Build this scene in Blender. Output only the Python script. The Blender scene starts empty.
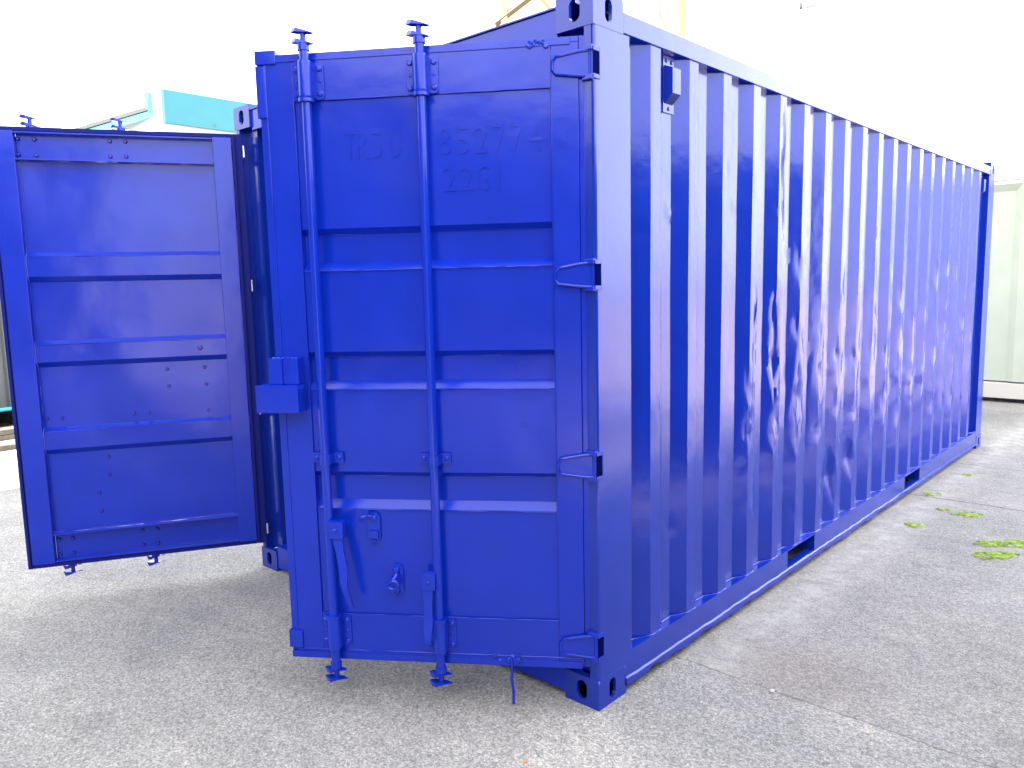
import bpy, bmesh, math, random
from mathutils import Vector, Matrix, noise
R = math.radians
random.seed(7)
S = bpy.context.scene
COL = S.collection

# ------------------------------------------------------------------ camera
cam_d = bpy.data.cameras.new('camera'); cam = bpy.data.objects.new('camera', cam_d); COL.objects.link(cam)
ax = Vector((0.73599864, 0.67662084, -0.02214132)).normalized()
fw = Vector((-0.67342764, 0.72839413, -0.12624262)).normalized()
up = ax.cross(fw).normalized(); ax = fw.cross(up).normalized()
cam.matrix_world = Matrix(((ax.x, up.x, -fw.x, 1.64587), (ax.y, up.y, -fw.y, -2.22289), (ax.z, up.z, -fw.z, 1.60235), (0, 0, 0, 1)))
cam_d.sensor_width = 36; cam_d.lens = 776.83/1024*36; cam_d.clip_start = .05; cam_d.clip_end = 600
S.camera = cam

# ------------------------------------------------------------------ sky, sun, exposure
SUN_EL, SUN_AZ = R(35), R(180)      # azimuth measured from +Y towards +X
W = bpy.data.worlds.new('World'); S.world = W; W.use_nodes = True
nt = W.node_tree; nt.nodes.clear()
def WN(t): return nt.nodes.new(t)
out = WN('ShaderNodeOutputWorld'); bg = WN('ShaderNodeBackground'); sky = WN('ShaderNodeTexSky')
sky.sky_type = 'NISHITA'; sky.sun_disc = False; sky.sun_elevation = SUN_EL; sky.sun_rotation = SUN_AZ
sky.air_density = 1.0; sky.dust_density = 4.0; sky.ozone_density = 1.0
tc = WN('ShaderNodeTexCoord'); nz = WN('ShaderNodeTexNoise'); nz.inputs['Scale'].default_value = 1.6; nz.inputs['Detail'].default_value = 5
rmp = WN('ShaderNodeValToRGB'); rmp.color_ramp.elements[0].position = .3; rmp.color_ramp.elements[0].color = (2.35, 2.38, 2.42, 1)
rmp.color_ramp.elements[1].position = .7; rmp.color_ramp.elements[1].color = (3.0, 3.0, 3.0, 1)
mix = WN('ShaderNodeMix'); mix.data_type = 'RGBA'; mix.inputs[0].default_value = .88
nt.links.new(tc.outputs['Generated'], nz.inputs['Vector']); nt.links.new(nz.outputs['Fac'], rmp.inputs[0])
nt.links.new(sky.outputs[0], mix.inputs[6]); nt.links.new(rmp.outputs[0], mix.inputs[7]); 
# glow added to the sky opposite the sun, to brighten side-wall reflections
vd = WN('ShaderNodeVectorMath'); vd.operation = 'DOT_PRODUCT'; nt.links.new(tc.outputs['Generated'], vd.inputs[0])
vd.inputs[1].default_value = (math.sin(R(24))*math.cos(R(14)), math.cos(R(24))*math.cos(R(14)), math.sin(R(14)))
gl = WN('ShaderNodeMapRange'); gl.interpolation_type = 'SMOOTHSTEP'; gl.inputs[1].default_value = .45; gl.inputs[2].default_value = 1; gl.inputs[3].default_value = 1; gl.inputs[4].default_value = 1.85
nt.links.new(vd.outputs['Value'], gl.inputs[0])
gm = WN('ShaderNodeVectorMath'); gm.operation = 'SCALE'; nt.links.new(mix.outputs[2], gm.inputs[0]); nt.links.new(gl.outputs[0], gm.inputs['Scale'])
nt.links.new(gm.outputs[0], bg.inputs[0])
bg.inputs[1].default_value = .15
nt.links.new(bg.outputs[0], out.inputs[0])
sd = bpy.data.lights.new('sun', 'SUN'); sd.energy = 4.5; sd.angle = R(3); sd.color = (1, .96, .9)
sun = bpy.data.objects.new('sun', sd); COL.objects.link(sun)
sv = Vector((math.sin(SUN_AZ)*math.cos(SUN_EL), math.cos(SUN_AZ)*math.cos(SUN_EL), math.sin(SUN_EL)))
sun.rotation_euler = sv.to_track_quat('Z', 'Y').to_euler(); sun.location = sv*30
S.view_settings.view_transform = 'Standard'; S.view_settings.look = 'None'
S.view_settings.exposure = 3.22; S.view_settings.gamma = 1; S.view_settings.use_curve_mapping = False

# ------------------------------------------------------------------ materials
def mat(name, base, rough=.5, ior=1.5, metal=0, bump=None, var=None, coat=0, rvar=0, space='Object'):
    m = bpy.data.materials.new(name); m.use_nodes = True
    n = m.node_tree; b = n.nodes['Principled BSDF']
    b.inputs['Base Color'].default_value = (*base, 1); b.inputs['Roughness'].default_value = rough
    b.inputs['IOR'].default_value = ior; b.inputs['Metallic'].default_value = metal; b.inputs['Coat Weight'].default_value = coat
    t = n.nodes.new('ShaderNodeTexCoord')
    if var:      # (scale, dark factor)
        a = n.nodes.new('ShaderNodeTexNoise'); a.inputs['Scale'].default_value = var[0]; a.inputs['Detail'].default_value = 6
        r = n.nodes.new('ShaderNodeValToRGB'); r.color_ramp.elements[0].position = .35; r.color_ramp.elements[1].position = .65
        r.color_ramp.elements[0].color = (*[c*var[1] for c in base], 1); r.color_ramp.elements[1].color = (*base, 1)
        n.links.new(t.outputs[space], a.inputs['Vector']); n.links.new(a.outputs['Fac'], r.inputs[0]); n.links.new(r.outputs[0], b.inputs['Base Color'])
    if rvar:
        a = n.nodes.new('ShaderNodeTexNoise'); a.inputs['Scale'].default_value = 3.5; a.inputs['Detail'].default_value = 8
        r = n.nodes.new('ShaderNodeMapRange'); r.inputs[3].default_value = rough-rvar; r.inputs[4].default_value = rough+rvar
        n.links.new(t.outputs[space], a.inputs['Vector']); n.links.new(a.outputs['Fac'], r.inputs[0]); n.links.new(r.outputs[0], b.inputs['Roughness'])
    if bump:     # list of (scale, strength)
        prev = None
        for sc, st, di in bump:
            a = n.nodes.new('ShaderNodeTexNoise'); a.inputs['Scale'].default_value = sc; a.inputs['Detail'].default_value = 3
            q = n.nodes.new('ShaderNodeBump'); q.inputs['Strength'].default_value = st; q.inputs['Distance'].default_value = di
            n.links.new(t.outputs[space], a.inputs['Vector']); n.links.new(a.outputs['Fac'], q.inputs['Height'])
            if prev: n.links.new(prev.outputs[0], q.inputs['Normal'])
            prev = q
        n.links.new(prev.outputs[0], b.inputs['Normal'])
    return m
BLUE = mat('blue_gloss_paint', (.003, .026, .44), .18, 1.45, bump=[(2.2, .4, .012), (14, .3, .0015), (130, .18, .0006)], rvar=.07, var=(5, .9))
BLUE_SHEET = mat('blue_paint_on_worn_steel', (.004, .025, .34), .17, 1.5, bump=[(3.0, .35, .012), (18, .4, .0018), (130, .2, .0006)], rvar=.09, var=(5, .9))
BLUE_SIDE = mat('blue_gloss_paint_outer_frame', (.004, .025, .34), .17, 1.5, bump=[(2.2, .4, .010), (14, .3, .0012), (130, .18, .0006)], rvar=.06, var=(5, .9))
BOLT = mat('blue_painted_bolt', (.004, .012, .26), .3, 1.6)
CHROME = mat('bright_steel', (.75, .76, .78), .25, metal=1)
RUBBER = mat('dark_blue_rubber', (.003, .008, .16), .7, 1.3)
WOOD = mat('plywood', (.12, .07, .035), .6, var=(6, .6))
DARK = mat('dark_steel', (.03, .03, .035), .6)
GREEN = mat('pale_green_paint', (.42, .475, .385), .45, bump=[(3, .3, .01)], var=(3, .93))
WHITE = mat('white_paint', (.75, .75, .74), .5, var=(2, .95))
TURQ = mat('turquoise_cladding', (.025, .215, .26), .45, var=(4, .95))
GREY = mat('grey_sheet', (.13, .135, .14), .5, var=(2, .8))
YELLOW = mat('yellow_steel', (.17, .115, .05), .5, var=(3, .8))
SLOT = mat('slot_shadow_blue', (.002, .004, .05), .9)
SLOT.node_tree.nodes['Principled BSDF'].inputs['Specular IOR Level'].default_value = 0
CANOPY = mat('canopy_steel', (.02, .022, .024), .6)
TIMBER = mat('weathered_timber', (.16, .13, .10), .8, var=(9, .5))
CYAN = mat('cyan_hose', (.03, .45, .60), .4)

def ground_mat():
    m = bpy.data.materials.new('weathered_concrete'); m.use_nodes = True
    n = m.node_tree; b = n.nodes['Principled BSDF']; L = n.links.new; N = n.nodes.new
    t = N('ShaderNodeTexCoord'); P = t.outputs['Object']
    sep = N('ShaderNodeSeparateXYZ'); L(P, sep.inputs[0])
    def math_(op, a, b_=None, c=None, clamp=False):
        q = N('ShaderNodeMath'); q.operation = op; q.use_clamp = clamp
        for i, v in enumerate((a, b_, c)):
            if v is None: continue
            if isinstance(v, (int, float)): q.inputs[i].default_value = v
            else: L(v, q.inputs[i])
        return q.outputs[0]
    def noise_(sc, det=4, rough=.5, vec=P):
        q = N('ShaderNodeTexNoise'); q.inputs['Scale'].default_value = sc; q.inputs['Detail'].default_value = det
        q.inputs['Roughness'].default_value = rough; L(vec, q.inputs['Vector']); return q.outputs['Fac']
    def ramp(f, p0, c0, p1, c1):
        r = N('ShaderNodeValToRGB'); e = r.color_ramp.elements
        e[0].position = p0; e[0].color = (*c0, 1); e[1].position = p1; e[1].color = (*c1, 1); L(f, r.inputs[0]); return r.outputs[0]
    def mixc(f, a, b_, mode='MIX'):
        q = N('ShaderNodeMix'); q.data_type = 'RGBA'; q.blend_type = mode
        if isinstance(f, (int, float)): q.inputs[0].default_value = f
        else: L(f, q.inputs[0])
        for i, v in ((6, a), (7, b_)):
            if isinstance(v, tuple): q.inputs[i].default_value = (*v, 1)
            else: L(v, q.inputs[i])
        return q.outputs[2]
    wob = math_('MULTIPLY', math_('SUBTRACT', noise_(3.5, 8, .7), .5), .07)
    yy = math_('ADD', sep.outputs['Y'], wob)
    xx = math_('ADD', sep.outputs['X'], wob)
    # slab selector: 1 beyond the joint
    far = math_('GREATER_THAN', yy, .565)
    right = math_('GREATER_THAN', xx, -1.2)
    zone = math_('MULTIPLY', far, right)
    # aggregate
    vo = N('ShaderNodeTexVoronoi'); vo.inputs['Scale'].default_value = 110; L(P, vo.inputs['Vector'])
    vsep = N('ShaderNodeSeparateColor'); L(vo.outputs['Color'], vsep.inputs[0])
    vo2 = N('ShaderNodeTexVoronoi'); vo2.inputs['Scale'].default_value = 230; L(P, vo2.inputs['Vector'])
    vs2 = N('ShaderNodeSeparateColor'); L(vo2.outputs['Color'], vs2.inputs[0])
    speck = ramp(vsep.outputs[0], .0, (.74, .74, .74), .85, (1.16, 1.16, 1.15))
    speck2 = ramp(vs2.outputs[1], .05, (.62, .62, .64), .9, (1.28, 1.27, 1.26))
    near_c = ramp(noise_(1.3, 6, .6), .3, (.268, .262, .25), .7, (.355, .346, .33))
    far_c = ramp(noise_(1.1, 6, .6), .3, (.235, .228, .217), .7, (.315, .306, .292))
    c = mixc(zone, near_c, far_c)
    c = mixc(1.0, c, speck, 'MULTIPLY'); c = mixc(.9, c, speck2, 'MULTIPLY')
    # medium mottling
    mp = N('ShaderNodeMapping'); mp.inputs['Rotation'].default_value = (0, 0, .7); mp.inputs['Scale'].default_value = (1, 1.7, 1); L(P, mp.inputs['Vector'])
    c = mixc(math_('SUBTRACT', 1.0, math_('MULTIPLY', zone, .6)), c, ramp(noise_(62, 3, .6, mp.outputs[0]), .34, (.74, .745, .75), .64, (1.16, 1.155, 1.14)), 'MULTIPLY')
    c = mixc(1.0, c, ramp(noise_(3.2, 6, .7, mp.outputs[0]), .35, (.90, .90, .91), .65, (1.07, 1.065, 1.06)), 'MULTIPLY')
    # dark damp stains with uneven edges
    c = mixc(math_('MULTIPLY', math_('GREATER_THAN', noise_(1.9, 7, .72), .60), .16), c, (.10, .098, .095))
    c = mixc(1.0, c, ramp(noise_(22, 5, .7), .3, (.90, .90, .90), .7, (1.08, 1.08, 1.07)), 'MULTIPLY')
    c = mixc(1.0, c, ramp(noise_(.7, 4, .6), .38, (.86, .87, .90), .66, (1.06, 1.05, 1.03)), 'MULTIPLY')
    # dark pits
    pit = math_('GREATER_THAN', noise_(95, 3, .7), .635)
    c = mixc(math_('MULTIPLY', pit, .5), c, (.07, .07, .068))
    # pale chips, a few warm
    v3 = N('ShaderNodeTexVoronoi'); v3.inputs['Scale'].default_value = 28; L(P, v3.inputs['Vector'])
    chip = math_('LESS_THAN', v3.outputs['Distance'], .10)
    vs3 = N('ShaderNodeSeparateColor'); L(v3.outputs['Color'], vs3.inputs[0])
    chip = math_('MULTIPLY', chip, math_('GREATER_THAN', vs3.outputs[0], .72))
    c = mixc(math_('MULTIPLY', chip, .8), c, mixc(vs3.outputs[1], (.45, .44, .41), (.40, .27, .17)))
    # dusty pale strip along the container side
    strip = math_('MULTIPLY', math_('SMOOTH_MIN', 1, math_('SUBTRACT', 1.0, math_('DIVIDE', math_('ABSOLUTE', math_('SUBTRACT', xx, .17)), .20), None, True), .2), zone, None, True)
    strip = math_('MULTIPLY', strip, ramp(noise_(7, 5, .7), .35, (0, 0, 0), .65, (1, 1, 1)))
    c = mixc(math_('MULTIPLY', strip, .8), c, (.44, .425, .40))
    # brown stain
    dx = math_('SUBTRACT', sep.outputs['X'], .45); dy = math_('SUBTRACT', sep.outputs['Y'], .78)
    dd = math_('SQRT', math_('ADD', math_('MULTIPLY', dx, dx), math_('MULTIPLY', math_('MULTIPLY', dy, dy), 2.0)))
    st = math_('MULTIPLY', math_('SUBTRACT', 1.0, math_('DIVIDE', dd, .5), None, True), noise_(9, 5, .7))
    c = mixc(math_('MULTIPLY', st, .5), c, (.14, .10, .075))
    # cracks/joints: y = .565, 3.88, 5.15
    for y0, w, a in ((.565, .0045, .5), (3.89, .011, .7), (4.35, .004, .4), (5.16, .010, .55)):
        nn = math_('MULTIPLY', math_('SUBTRACT', noise_(9 + y0, 6, .8), .22), w*3)
        l = math_('LESS_THAN', math_('ABSOLUTE', math_('SUBTRACT', yy, y0)), nn)
        l = math_('MULTIPLY', l, right)
        c = mixc(math_('MULTIPLY', l, a), c, (.035, .034, .033))
    # hairline scratch lines on the left slab
    l = math_('LESS_THAN', math_('ABSOLUTE', math_('SUBTRACT', math_('ADD', math_('MULTIPLY', sep.outputs['X'], -.55), yy), 2.27 - 1.35)), .006)
    c = mixc(math_('MULTIPLY', l, math_('MULTIPLY', math_('LESS_THAN', sep.outputs['X'], -2.0), .3)), c, (.14, .14, .13))
    L(c, b.inputs['Base Color']); b.inputs['Roughness'].default_value = .85
    bp = N('ShaderNodeBump'); bp.inputs['Strength'].default_value = .6; bp.inputs['Distance'].default_value = .003
    h = math_('ADD', math_('MULTIPLY', noise_(90, 5, .75), 1.0), math_('MULTIPLY', vo.outputs['Distance'], .5))
    L(h, bp.inputs['Height'])
    b2 = N('ShaderNodeBump'); b2.inputs['Strength'].default_value = .4; b2.inputs['Distance'].default_value = .03
    L(noise_(4, 5, .6), b2.inputs['Height']); L(bp.outputs[0], b2.inputs['Normal']); L(b2.outputs[0], b.inputs['Normal'])
    return m

# ------------------------------------------------------------------ helpers
def box(bm, x0, x1, y0, y1, z0, z1, bev=0):
    x0, x1 = min(x0, x1), max(x0, x1); y0, y1 = min(y0, y1), max(y0, y1); z0, z1 = min(z0, z1), max(z0, z1)
    v = [bm.verts.new((x, y, z)) for x in (x0, x1) for y in (y0, y1) for z in (z0, z1)]
    fs = [bm.faces.new([v[i] for i in q]) for q in ((0, 1, 3, 2), (4, 6, 7, 5), (0, 4, 5, 1), (2, 3, 7, 6), (0, 2, 6, 4), (1, 5, 7, 3))]
    if bev:
        es = list({e for f in fs for e in f.edges})
        bmesh.ops.bevel(bm, geom=es, offset=bev, segments=2, affect='EDGES', profile=.6)
def prism(bm, pts, f0, f1, bev=0):
    """pts: 2D outline; f0,f1 map (a,b)->3D for the two ends"""
    A = [bm.verts.new(f0(*p)) for p in pts]; B = [bm.verts.new(f1(*p)) for p in pts]; n = len(pts)
    fs = [bm.faces.new(A), bm.faces.new(B[::-1])]
    for i in range(n): fs.append(bm.faces.new((A[i], B[i], B[(i+1) % n], A[(i+1) % n])))
    if bev:
        es = list({e for f in fs[:2] for e in f.edges})
        bmesh.ops.bevel(bm, geom=es, offset=bev, segments=2, affect='EDGES', profile=.6)
def tube(bm, pts, r, seg=12, cap=True, radii=None):
    pts = [Vector(p) for p in pts]; rings = []; last = None
    for i, p in enumerate(pts):
        d = (pts[min(i+1, len(pts)-1)]-pts[max(i-1, 0)]).normalized()
        a = last if last and abs(last.dot(d)) < .95 else (Vector((0, 0, 1)) if abs(d.z) < .9 else Vector((1, 0, 0)))
        n1 = (a-d*a.dot(d)).normalized(); last = n1; n2 = d.cross(n1)
        rr = radii[i] if radii else r
        rings.append([bm.verts.new(p+(n1*math.cos(2*math.pi*k/seg)+n2*math.sin(2*math.pi*k/seg))*rr) for k in range(seg)])
    for A, B in zip(rings, rings[1:]):
        for k in range(seg): bm.faces.new((A[k], A[(k+1) % seg], B[(k+1) % seg], B[k]))
    if cap: bm.faces.new(rings[0][::-1]); bm.faces.new(rings[-1])
def dome(bm, c, ndir, r, h):
    n = Vector(ndir).normalized(); a = Vector((0, 0, 1)) if abs(n.z) < .9 else Vector((1, 0, 0))
    u = (a-n*a.dot(n)).normalized(); w = n.cross(u); c = Vector(c); prev = None
    for q, k in ((1, 0), (.95, .45), (.6, .85)):
        ring = [bm.verts.new(c+n*h*k+(u*math.cos(t*math.pi/4)+w*math.sin(t*math.pi/4))*r*q) for t in range(8)]
        if prev:
            for i in range(8): bm.faces.new((prev[i], prev[(i+1) % 8], ring[(i+1) % 8], ring[i]))
        prev = ring
    bm.faces.new(prev)
def obj(name, bm, m, parent=None, smooth=35, label=None, wn=True):
    bmesh.ops.remove_doubles(bm, verts=bm.verts, dist=1e-5)
    bmesh.ops.recalc_face_normals(bm, faces=bm.faces)
    me = bpy.data.meshes.new(name); bm.to_mesh(me); bm.free()
    me.materials.append(m)
    if smooth:
        me.polygons.foreach_set('use_smooth', [True]*len(me.polygons))
        me.set_sharp_from_angle(angle=R(smooth))
    o = bpy.data.objects.new(name, me); COL.objects.link(o)
    if smooth and wn and smooth != 22:
        w = o.modifiers.new('weighted_normal', 'WEIGHTED_NORMAL'); w.keep_sharp = True; w.weight = 80
    if parent: o.parent = parent
    if label: o['label'] = label
    return o
def NB(): return bmesh.new()
def thing(name, label, cat, loc=(0, 0, 0), rot=0, group=None):
    o = bpy.data.objects.new(name, None); COL.objects.link(o); o.empty_display_size = .2
    o.location = loc; o.rotation_euler = (0, 0, rot); tag(o, label, cat, group); return o
def tag(o, label, cat, group=None):
    o['label'] = label; o['category'] = cat
    if group: o['group'] = group
    return o

# ------------------------------------------------------------------ ground
bm = NB(); box(bm, -150, 150, -150, 150, -.3, 0)
g = obj('ground', bm, ground_mat(), smooth=0); g['kind'] = 'structure'

bm = NB(); box(bm, 2.15, 60, -60, 60, .0, .006)  # unseen slab added for a warm, brighter reflection in the side wall
g = obj('reflecting_road', bm, mat('warm_reflector_concrete', (.50, .41, .375), .8, var=(1.5, .85)), smooth=0); g['kind'] = 'structure'

# ------------------------------------------------------------------ the blue container
LX, LY, LZ = 2.438, 6.058, 2.591
C = thing('shipping_container', 'large royal blue corrugated steel container with dented side and open end doors', 'container')

def casting(bm, x, y, z, sx, sy):
    """hollow corner casting with oval holes; (x,y,z) outer lower corner, sx/sy point inwards"""
    w, d, h, t = .162, .178, .118, .014
    def plate(o, a, b, n, la, lb, ra, rb, ca=None, cb=None):
        o, a, b, n = map(Vector, (o, a, b, n)); N = 24
        ca = la/2 if ca is None else ca; cb = lb/2 if cb is None else cb
        outer = []; inner = []
        for k in range(N):
            an = 2*math.pi*(k+.5)/N; c_, s_ = math.cos(an), math.sin(an)
            # capsule hole
            px = ra*c_; py = rb*s_
            if rb > ra: px = ra*c_; py = (rb-ra)*(1 if s_ > 0 else -1)+ra*s_
            if ra > rb: px = (ra-rb)*(1 if c_ > 0 else -1)+rb*c_; py = rb*s_
            inner.append((ca+px, cb+py))
            tt = min(((la-ca) if c_ > 0 else ca)/abs(c_), ((lb-cb) if s_ > 0 else cb)/abs(s_))
            outer.append((ca+c_*tt, cb+s_*tt))
        O = [bm.verts.new(o+a*p[0]+b*p[1]) for p in outer]; I = [bm.verts.new(o+a*p[0]+b*p[1]+n*-.0) for p in inner]
        J = [bm.verts.new(o+a*p[0]+b*p[1]-n*t) for p in inner]
        for k in range(N):
            k2 = (k+1) % N
            bm.faces.new((O[k], O[k2], I[k2], I[k])); bm.faces.new((I[k], I[k2], J[k2], J[k]))
        cs = [(0, 0), (la, 0), (la, lb), (0, lb)]
        for cx, cy in cs:   # corner triangles
            best = sorted(range(N), key=lambda k: (outer[k][0]-cx)**2+(outer[k][1]-cy)**2)[:2]
            bm.faces.new((O[best[0]], O[best[1]], bm.verts.new(o+a*cx+b*cy)))
    # front (end) face
    plate((x, y, z), (sx, 0, 0), (0, 0, 1), (0, -sy, 0), w, h, .024, .038, .080, .060)
    # side face
    plate((x, y, z), (0, sy, 0), (0, 0, 1), (-sx, 0, 0), d, h, .021, .039, .089, .060)
    plate((x, y, z+h), (sx, 0, 0), (0, sy, 0), (0, 0, 1), w, d, .032, .062)
    X1, Y1 = x+sx*w, y+sy*d
    q = lambda *p: bm.faces.new([bm.verts.new(v) for v in p])
    q((x, y, z), (X1, y, z), (X1, Y1, z), (x, Y1, z))
    q((X1, y, z), (X1, Y1, z), (X1, Y1, z+h), (X1, y, z+h))
    q((x, Y1, z), (X1, Y1, z), (X1, Y1, z+h), (x, Y1, z+h))
for x, sx in ((0, -1), (-LX, 1)):
    for y, sy in ((0, 1), (LY, -1)):
        for z in (0, LZ-.118):
            bm = NB(); casting(bm, x, y, z, sx, sy)
            bmesh.ops.remove_doubles(bm, verts=bm.verts, dist=1e-4)
            es = []
            for e in bm.edges:
                a, b = e.verts
                on = lambda v: ((abs(v.co.x-x) < 1e-5)+(abs(v.co.y-y) < 1e-5)+(abs(v.co.z-z) < 1e-5 or abs(v.co.z-z-.118) < 1e-5))
                if on(a) >= 2 and on(b) >= 2: es.append(e)
            try: bmesh.ops.bevel(bm, geom=es, offset=.006, segments=3, affect='EDGES', profile=.5)
            except Exception as ex: print('bevel', ex)
            obj('corner_casting', bm, BLUE_SIDE, C)
# corner posts
def post(x, sx, y, sy):
    pts = [(0, .216), (0, .02), (.004, .008), (.012, .003), (.040, .003), (.043, .006), (.043, .045), (.155, .045), (.155, .216)]
    if sy < 0: pts = [(0, .216), (0, .012), (.006, .006), (.012, .001), (.155, .001), (.155, .216)]
    bm = NB(); prism(bm, pts, lambda a, b: (x+sx*(a+.0015), y+sy*b, .118), lambda a, b: (x+sx*(a+.0015), y+sy*b, LZ-.118))
    o = obj('corner_post', bm, BLUE_SIDE, C); return o
posts = [post(0, -1, 0, 1), post(-LX, 1, 0, 1), post(0, -1, LY, -1), post(-LX, 1, LY, -1)]

# side sheets (right = the visible, dented one)
PITCH, Y0 = .2856, .289
def profile(y):
    """depth of the corrugated sheet behind the container's side plane"""
    if y < .2225: return .009
    if y < .226: return .009+(y-.2225)/.0035*.037
    if y < .289: return .046
    p = (y-Y0) % PITCH; k = int((y-Y0)//PITCH)
    if k > 19: return .009
    if p < .080: return .046-.037*(p/.080)
    if p < .150: return .009
    if p < .220: return .009+.037*((p-.150)/.070)
    if k == 18 or k == 19: return .046
    return .046
ys = [.20, .2225, .226, .256, .289]
for k in range(19):
    b = Y0+k*PITCH
    ys += [b+d for d in (.02, .04, .06, .071, .080, .089, .098, .115, .132, .141, .150, .159, .167, .185, .202, .220, .242, .264, PITCH)]
ys += [5.78, 5.84, 5.86]
ys = sorted({round(y, 4) for y in ys if y <= 5.86})
zs = [.160+i*(2.482-.160)/120 for i in range(121)]
dents = []
rd = random.Random(21)
for k in range(19):     # each ridge has a few knocks along its corner edges, most in the lower middle
    yb = Y0+k*PITCH
    for e in (.080, .150):
        for _ in range(2 if k < 3 else (6 if k < 9 else 4)):
            z = min(2.2, max(.35, rd.gauss(1.0 if k > 2 else .8, .30)))
            amp = rd.uniform(.004, .011) * (1.0 if 3 <= k <= 12 else .55) * (.4 if k < 3 else 1)
            dents.append((yb+e+rd.uniform(-.012, .012), z, rd.uniform(.020, .034), rd.uniform(.03, .10), amp*.62))
    for _ in range(3):  # dings on slopes and flats
        dents.append((yb+rd.uniform(0, PITCH), rd.uniform(.4, 2.1), .018, rd.uniform(.02, .04), rd.uniform(-.004, .006)))
# the long creases seen on the fourth to sixth ridges, and the folded corner near the second fork pocket
dents += [(Y0+3*PITCH+.15, 1.25, .030, .20, .016), (Y0+3*PITCH+.15, .95, .035, .12, .018), (Y0+4*PITCH+.085, 1.2, .035, .22, .018), (Y0+4*PITCH+.12, .9, .04, .10, .014),
          (Y0+5*PITCH+.10, 1.0, .035, .14, .014), (Y0+6*PITCH+.10, 1.1, .035, .18, .012), (Y0+6*PITCH+.16, .8, .04, .10, .014),
          (Y0+7*PITCH+.05, .45, .05, .12, .022), (Y0+8*PITCH+.06, .5, .05, .10, .018), (Y0+4*PITCH+.13, 2.15, .03, .22, .012),
          (.56, 1.88, .02, .03, -.006), (1.12, 1.95, .02, .03, -.004)]
def dent(y, z):
    s = 0
    for dy, dz, ry, rz, a in dents:
        u = (y-dy)/ry; v = (z-dz)/rz
        if abs(u) < 2.6 and abs(v) < 2.6:
            s += a*math.exp(-(u*u+v*v)) if int(dz*1000) % 2 else a*1.15*max(0, 1-.75*abs(u+.35*v)-.55*abs(v))
    f = math.exp(-((z-.95)/.6)**2)
    ramp = min(1, max(0, (y-.9)/.6))
    s += ramp*f*.003*noise.noise(Vector((y*9, z*4.5, 3)))
    s += ramp*f*.0022*noise.noise(Vector((y*22, z*13, 5)))*(1 if noise.noise(Vector((y*3, z*3, 1))) > 0 else .3)
    s += .0025*noise.noise(Vector((y*3, z*2.2, 8)))
    return s
def side_sheet(name, x, sx, dented):
    bm = NB(); grid = []
    for z in zs:
        row = []
        edge = min(1, (z-zs[0])/.12, (zs[-1]-z)/.08)
        for y in ys:
            d = profile(y) if not (Y0+18*PITCH+.220 <= y+1e-6) else .046
            yy = y
            if dented and .30 < y < 5.7:
                d += dent(y, z)*edge
                yy = y+edge*.012*min(1, max(0, (y-1.0)/.5))*math.exp(-((z-.95)/.5)**2)*noise.noise(Vector((y*5, z*7, 1)))
            row.append(bm.verts.new((x-sx*0+sx*d, yy, z)))
        grid.append(row)
    for a, b in zip(grid, grid[1:]):
        for i in range(len(ys)-1): bm.faces.new((a[i], a[i+1], b[i+1], b[i]))
    return obj(name, bm, BLUE_SHEET, C, smooth=22)
ss = side_sheet('side_panel', 0, -1, True); ss['label'] = 'corrugated side panel with dents and creases'
side_sheet('side_panel', -LX, 1, False)

# rails
for x, s in ((0, -1), (-LX, 1)):
    bm = NB(); box(bm, x+s*.001, x+s*.062, .1785, LY-.1785, 2.479, 2.549, .004); obj('top_rail', bm, BLUE_SIDE, C)
    # bottom rail with two fork pockets and a bent lower lip
    bm = NB()
    holes = [(1.70, 2.065), (3.73, 4.095)]
    segs = []; last = .1785
    for a, b in holes: segs.append((last, a)); last = b
    segs.append((last, LY-.1785))
    for a, b in segs: box(bm, x+s*.002, x+s*.05, a, b, .060, .165, .002)
    for a, b in holes: box(bm, x+s*.002, x+s*.05, a, b, .060, .068)
    for a, b in holes:   # throat walls of the pocket
        box(bm, x+s*.05, x+s*.55, a-.006, a-.0005, .062, .160); box(bm, x+s*.05, x+s*.55, b+.0005, b+.006, .062, .160)
        box(bm, x+s*.05, x+s*.55, a-.006, b+.006, .161, .166)
    obj('bottom_rail', bm, BLUE_SIDE, C)
    bm = NB(); rows = []
    N = 260
    for i in range(N+1):
        y = .179+(LY-.358)*i/N
        w1 = .005*noise.noise(Vector((y*6, 1, s)))+.004*noise.noise(Vector((y*17, 5, s)))
        w2 = .014*noise.noise(Vector((y*4.2, 9, s)))+.012*noise.noise(Vector((y*12, 7, s)))
        pr = .006+.004*noise.noise(Vector((y*5, 2, 2)))
        zl = .034+w2
        pts = [(-.0, .064+w1), (pr*.8, .061+w1), (pr+.001, .055+w1), (pr+.002, zl), (pr-.006, zl-.004), (-.006, zl-.002)]
        rows.append([bm.verts.new((x-s*p[0]+s*.0015, y, p[1])) for p in pts])
    for a, b in zip(rows, rows[1:]):
        for k in range(5): bm.faces.new((a[k], a[k+1], b[k+1], b[k]))
    obj('bottom_lip', bm, BLUE_SIDE, C, smooth=60)
    # caulk bead where the sheet meets the rail
    bm = NB()
    pts = []
    for y in ys:
        if .19 < y < 5.85: pts.append((x+s*(profile(y)-.002), y, .1665+.003*noise.noise(Vector((y*7, 3, 3)))))
    tube(bm, pts, .0045, 6); obj('seam_bead', bm, BLUE, C, smooth=60)
# ledge of the bottom rail under the sheet
    bm = NB(); box(bm, x+s*.004, x+s*.056, .18, LY-.18, .158, .1645); obj('rail_ledge', bm, BLUE, C)
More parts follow.
